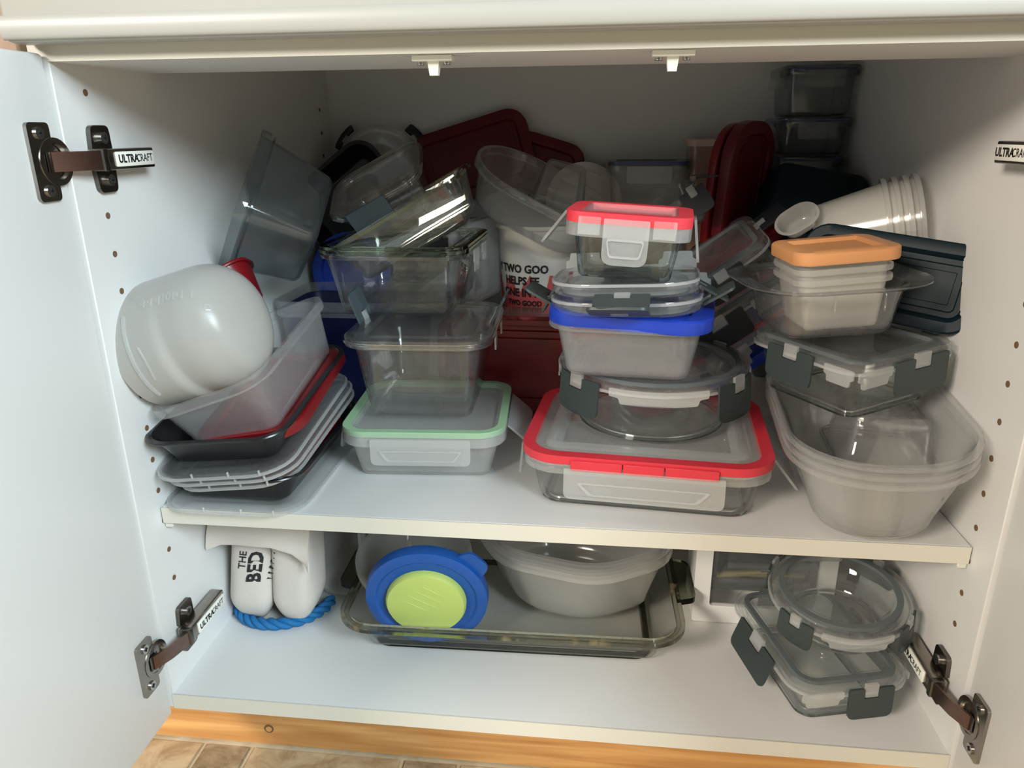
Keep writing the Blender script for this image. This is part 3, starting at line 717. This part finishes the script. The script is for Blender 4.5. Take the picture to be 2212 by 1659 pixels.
# red lids standing and lying right of it
red_lid('tall red lid standing on end beside the stacked clear boxes', (.5840, .4230, .4520), 94, 0, 52, .050, .080, .040, 'red_deep', 0, .010, grp='red lids standing together')
red_lid('tall red lid nested close behind the other standing red lid', (.5690, .4350, .4500), 94, 0, 52, .050, .080, .040, 'red_plastic', 0, .006, grp='red lids standing together')
red_lid('wine red lid sloping up in front of the dark teal tub', (.5900, .4080, .3960), 9, -34, 0, .064, .050, .020, 'red_deep', 0, .008)
t = tag(empty('food_container', (.6700, .4380, .4200), 58, 10, -8), 'dark teal tub tipped with its base outward in front of the corner tower', 'container')
b_ = tub(t, .066, .050, .060, .026, .010, .0016, .012, 'teal_dark', .004, .004); b_.matrix_basis = Matrix.Translation((0, 0, .06)) @ Matrix.Rotation(R(180), 4, 'X')
# lock lids leaning between two stacks
loose_lid('lock lid with a red seal leaning between the round glass dish and the oval tubs', (.5740, .2930, .3180), 9, -37, -4, .070, .060, .016, 'red_gasket', [], [('f', .05, .024, -.03), ('f', .05, .024, .03)], 'lid_frost')
t = tag(empty('lid', (.5880, .3010, .3000), 9, -37, -4), 'dark blue lid leaning under the red-sealed lock lid', 'lid')
plain_lid(t, .066, .060, .016, .005, 'blue_lid', .010, .004, .003, .008, .004, 'panel')
loose_lid('lock lid with dark latches leaning on the red-sealed lock lid', (.5560, .3030, .3450), 9, -37, -4, .070, .060, .020, 'grey_gasket', [('r', .05, .032, 80, 'latch_black'), ('f', .06, .030, 20, 'latch_black', -.02)], [('f', .034, .018, .036)])
loose_lid('dark-latched lock lid topmost of the leaning lids', (.5370, .3300, .3720), 9, -37, -4, .066, .056, .020, 'grey_gasket', [('r', .046, .032, 95, 'latch_black'), ('f', .05, .028, 15, 'latch_black', .01)], [])
# stack of clear lock boxes in the back right corner
zz = .1909; hs = [.0803, .0803, .0803, .0803, .0515, .0655]
for i, hh in enumerate(hs):
    t = tag(empty('food_container', (.6690+(.0022*i), .520, zz), 0, 0, 1.5), ('lowest', 'second lowest', 'third', 'fourth', 'second highest', 'topmost')[i]+' clear lock box in the tower standing in the back corner', 'container', 'clear lock boxes in the corner tower')
    tub(t, .041, .045, hh-.012, .010, .004, .0014, .005, 'plastic_dark', .0025, .004); plain_lid(t, .041, .045, .010, hh-.0105, 'plastic_dark', .007, .0050, .002, .006, .0045)
    gasket(t, .041, .045, .010, hh-.010, 'blue_gasket', -.005, .001, -.001, .001); latch(t, 'f', .041, .045, hh-.012, .048, .020, 4, 'lid_clear', notch=False); latch(t, 'l', .041, .045, hh-.012, .048, .02, 4, 'lid_clear', notch=False)
    zz += hh-.0045

# ================================================================== lower compartment
# glass baking dish
t = tag(empty('baking_dish', (.3250, .1800, .0003), 0, 0, 1.2), 'smoky glass baking dish with stained rim on the cabinet bottom', 'dish')
tub(t, .1760, .1130, .0460, .034, .020, .0045, .016, 'glass_smoke', .001, .004, n=8)
gasket(t, .176, .113, .034, .0445, 'rim_stained', -.003, .0055, -.0035, .0022, 8, 'rim')
gasket(t, .152, .089, .022, .004, 'rim_smoke', -.010, -.003, -.003, .0005, 8, 'base_rim')
for s in (1, -1):
    v = round_poly([(s*.178, -.042), (s*.199, -.036), (s*.199, .036), (s*.178, .042)], [.001, .008, .008, .001]); n_ = len(v)
    mesh('handle', [(p[0], p[1], z) for z in (.0385, .0455) for p in v], [tuple(range(n_)), tuple(range(n_, 2*n_))]+[(k, (k+1) % n_, n_+(k+1) % n_, n_+k) for k in range(n_)], 'rim_smoke', t, 30)
# round frosted tub, blue lid and big tub standing in the dish
t = tag(empty('round_container', (.2080, .1740, .0160), 12, 2, 0), 'round frosted tub tipped behind the blue and lime lid', 'container')
tub(t, .0630, .0630, .058, .063, .010, .0014, .008, 'frost', .0030, .009, n=10)
t = tag(empty('lid', (.2420, .0850, .0705), 101, 0, 5), 'round blue lid with a lime green centre leaning in the baking dish', 'lid')
prof_loft('rim', .0610, .0610, .0610, [(-.03, -.001), (.000, -.001), (.001, -.009), (.0025, -.009), (.003, -.007), (.002, .003), (-.002, .0052), (-.008, .0052), (-.0105, .0030), (-.0230, .0040), (-.0245, .003)], 'blue_bright', t, n=10)
lc = prof_loft('centre_button', .0415, .0415, .0415, [(-.002, .0022), (0, .0030), (0, .0082), (-.0020, .0112), (-.006, .0120), (-.02, .0126)], 'lime', t, n=10)
for s in (-1, 0, 1, 2): box('grip_line', (.004+s*.009, .006-s*.002, .0124), (.0016, .034-.004*abs(s), .0010), 'lime', lc, .0004, 1).rotation_euler = (0, 0, R(0))
for g_ in lc.children: g_.matrix_basis = Matrix.Rotation(R(58), 4, 'Z')
v = round_poly([(-.018, 0), (.018, 0), (.014, .017), (-.014, .017)], [.001, .001, .012, .012]); n_ = len(v)
pt = mesh('pull_tab', [(p[0], p[1], z) for z in (-.004, -.001) for p in v], [tuple(range(n_)), tuple(range(n_, 2*n_))]+[(k, (k+1) % n_, n_+(k+1) % n_, n_+k) for k in range(n_)], 'blue_bright', t, 30)
pt.matrix_basis = Matrix.Rotation(R(-48), 4, 'Z') @ Matrix.Translation((0, .060, 0))
def oct_tub(lab, up, mat):
    t = tag(empty('big_tub', (.3880, .1950, .0125), 2, 0, -15), lab, 'container', 'big nested frosted tubs')
    t.matrix_basis = t.matrix_basis @ Matrix.Translation((0, 0, up))
    rings = []
    for o, z in tub_prof(.086, .020, .0010, .022, .0042, .010):
        pts = []
        a, b, c = .110+o, .080+o, .058+o*.4
        poly = [(a, b-c), (a-c, b), (-a+c, b), (-a, b-c), (-a, -b+c), (-a+c, -b), (a-c, -b), (a, -b+c)]
        rings.append([(p[0], p[1], z) for p in round_poly(poly, .028, 4)])
    loft('body', rings, mat, t)
    pts = [(.012*math.cos(0), 0)]
    return t
oct_tub('big frosted eight-sided tub leaning in the baking dish', 0, 'frost')
oct_tub('big frosted eight-sided tub nested inside the other one', .0128, 'frost_thin')
# frosted rectangular tub tipped behind the cloth
t = tag(empty('food_container', (.1160, .2640, .0830), 90, 0, 0), 'frosted tall tub lying on its side beside the folded cloth', 'container')
tub(t, .0270, .0740, .094, .022, .006, .0015, .008, 'frost', .0030, .016)
# white carton boxes at the back
t = tag(box('white_carton', (.150, .400, .080), (.135, .10, .158), 'white_carton', None, .001, 1), 'tall white carton standing behind the frosted tubs', 'box')
t = tag(box('white_carton', (.270, .405, .080), (.100, .10, .158), 'white_carton', None, .001, 1), 'white carton pressed against the taller one behind the big tub', 'box')
# white frame box with window
t = tag(empty('window_box', (.600, .200, .0003), 0, 0, 0), 'white box with a clear window showing cutlery behind the glass dishes', 'box')
wd, hh, dp, fr = .150, .150, .060, .018
v = round_poly([(-wd/2, 0), (wd/2, 0), (wd/2, hh), (-wd/2, hh)], .003); q = round_poly([(-wd/2+fr, fr*1.2), (wd/2-fr, fr*1.2), (wd/2-fr, hh-fr), (-wd/2+fr, hh-fr)], .004); n_ = len(v)
vv = [(p[0], y, p[1]) for y, s_ in ((-dp/2, v), (-dp/2, q), (-dp/2+.006, q), (dp/2, v)) for p in s_]
f = [(i*n_+k, i*n_+(k+1) % n_, (i+1)*n_+(k+1) % n_, (i+1)*n_+k) for i in (0, 1) for k in range(n_)]+[(k, (k+1) % n_, 3*n_+(k+1) % n_, 3*n_+k) for k in range(n_)]+[tuple(3*n_+k for k in range(n_))]
mesh('frame', vv, f, 'white_frame', t, 30)
box('inner_tray', (0, .010, hh/2), (wd-2*fr+.004, .004, hh-2*fr), 'dark_contents', t)
box('window_pane', (0, -dp/2+.004, hh/2), (wd-2*fr+.002, .0012, hh-2*fr), 'lid_clear', t)
for i in range(6):
    k = cyl('cutlery_handle', (-.030+.012*i, -.006, .040+.010*(i % 3)), (1, 0, .12*(i % 2)), .0042, .060, 'brass_fork' if i % 3 == 1 else 'dark_contents', t, 10)
# cloth bag with blue cord
def cloth():
    from mathutils.bvhtree import BVHTree
    t = tag(empty('cloth_bag', (0, 0, 0)), 'folded cream cotton bag with black lettering under the shelf', 'bag')
    allv, allf = [], []
    def lobe(x0, x1, name, lean, sd):
        N, K = 44, 22; rings = []
        for i in range(K+1):
            u = i/K; z = .010+.120*u; rd = math.sin(min(1, u*4+.05)*math.pi/2)
            cx = (x0+x1)/2+lean*u; ww = (x1-x0)/2*(.62+.38*rd)*(1-.10*u*u); dd = .032*(.60+.40*rd); ring = []
            for k_ in range(N):
                th = 2*math.pi*k_/N; c, s_ = math.cos(th), math.sin(th); e = 2/3.4
                x = ww*math.copysign(abs(c)**e, c); y = dd*math.copysign(abs(s_)**e, s_)
                w_ = 1+.015*math.sin(2*th+sd+u*4)+.012*math.sin(5*th+sd*2-u*7)
                ring.append((cx+x*w_, .136+y*w_+.006*u, z+.003*math.sin(th*2+sd)*(1-u)))
            rings.append(ring)
        o = loft(name, rings, 'cotton', t, smooth=70)
        b_ = len(allv); allv.extend([v.co.copy() for v in o.data.vertices]); allf.extend([tuple(b_+q for q in p.vertices) for p in o.data.polygons])
    lobe(.0030, .0560, 'fold', .014, .3); lobe(.0555, .1060, 'fold', .004, 1.7)
    hem = [(.0030, .1080), (.0180, .1130), (.036, .1150), (.056, .1170), (.0770, .1170), (.0970, .1080), (.1080, .0950), (.1130, .0850)]
    v, f = [], []; n_ = len(hem)
    prof = [(0, 0), (-.0010, .004), (.004, .016), (.018, .036), (.040, .054), (.070, .060), (.070, .056), (.042, .050), (.021, .032), (.0075, .014), (.0025, .002)]
    for dy, dz in prof:
        for i, (x, z) in enumerate(hem):
            top = .172
            v.append((x+dy*.06, .092+dy*.7+.004*math.sin(i*1.3), min(top-.002, z+dz*(top-z)/.066)))
    K = len(prof)
    for j in range(K):
        for i in range(n_-1): f.append((j*n_+i, j*n_+i+1, (j+1) % K*n_+i+1, (j+1) % K*n_+i))
    o = mesh('flap', v, f, 'cotton', t, 80)
    tree = BVHTree.FromPolygons(allv, allf)
    def onto(x0, z0, tilt=.22):
        def g(p):
            x = x0-p.y+tilt*p.x; z = z0+p.x
            h = tree.ray_cast(Vector((x, -.5, z)), Vector((0, 1, 0)))[0]
            return (x, (h.y if h else .115)-.0006, z)
        return g
    lettering('THE', .0120, onto(.0335, .0880), 'ink', t, .0002)
    lettering('BED', .0215, onto(.0470, .0800), 'ink', t, .0008)
    for i in range(6): lettering('I', .0080, onto(.0600+.0016*i, .0640+.0068*i, .9), 'ink', t, .0004, 'print_stroke')
    return t
cloth()
def rope():
    t = tag(empty('rope', (0, 0, 0)), 'twisted blue rope lying under the folded cotton bag', 'rope')
    path = []
    for i in range(61):
        u = i/60; th = R(195+165*u); path.append(Vector((.0560+.0520*math.cos(th), .1480+.0460*math.sin(th)+.010*u, .0075)))
    for s in range(3):
        v, f = [], []; M_ = 8
        for i, c in enumerate(path):
            d = (path[min(60, i+1)]-path[max(0, i-1)]).normalized(); n1 = Vector((-d.y, d.x, 0)); n2 = Vector((0, 0, 1))
            ph = i*.42+s*2*math.pi/3; cc = c+(n1*math.cos(ph)+n2*math.sin(ph))*.0033
            for k_ in range(M_):
                a_ = 2*math.pi*k_/M_; v.append(cc+(n1*math.cos(a_)+n2*math.sin(a_))*.0038)
        for i in range(60):
            for k_ in range(M_): f.append((i*M_+k_, i*M_+(k_+1) % M_, (i+1)*M_+(k_+1) % M_, (i+1)*M_+k_))
        f += [tuple(range(M_)), tuple(60*M_+k_ for k_ in range(M_))]
        mesh('strand', v, f, 'rope_blue', t, 60)
rope()
# glass dishes with dark latches
t = tag(empty('food_container', (.6360, .1010, .0003), 0, 0, 14), 'rectangular glass dish with dark latches on the cabinet bottom', 'container')
tub(t, .0530, .0730, .042, .022, .008, .0035, .012, 'glass', .0025, .004)
gasket(t, .045, .065, .016, .004, 'rim_clear', -.008, -.001, -.0025, .0005, name='base_rim')
lock_lid(t, .053, .073, .022, .0435, 'grey_gasket', [('f', .044, .032, 3, 'latch_grey', .012), ('l', .072, .032, 20, 'latch_grey'), ('r', .07, .032, 3, 'latch_grey'), ('b', .04, .032, 3, 'latch_grey')],
         [('f', .040, .014, -.034), ('r', .03, .014, -.05)])
round_dish('round glass dish with dark latches tilted on the rectangular glass dish', (.6560, .1100, .0530), 7, -2, 0, .0600, .0400, 'latch_grey', (-140, -38, 40, 142), ((-89, .066), (91, .06)), .036, .028)
loose_lid('dark-edged lock lid leaning under the shelf behind the glass dishes', (.690, .2600, .1300), 62, 0, 6, .050, .030, .012, 'grey_gasket', [('b', .05, .016, 5, 'latch_black')], [])

for i in range(2):
    t = tag(empty('lid', (.2400+.018*i, .4000+.010*i, .3680), 90, 0, 74), ('white rectangular lid standing on end beside the yogurt bucket', 'white rectangular lid standing between the other white lid and the bucket')[i], 'lid', 'white lids standing on end')
    plain_lid(t, .046, .048, .014, .004, 'lid_frost', .006, .003, .002, .008, .004, 'panel')
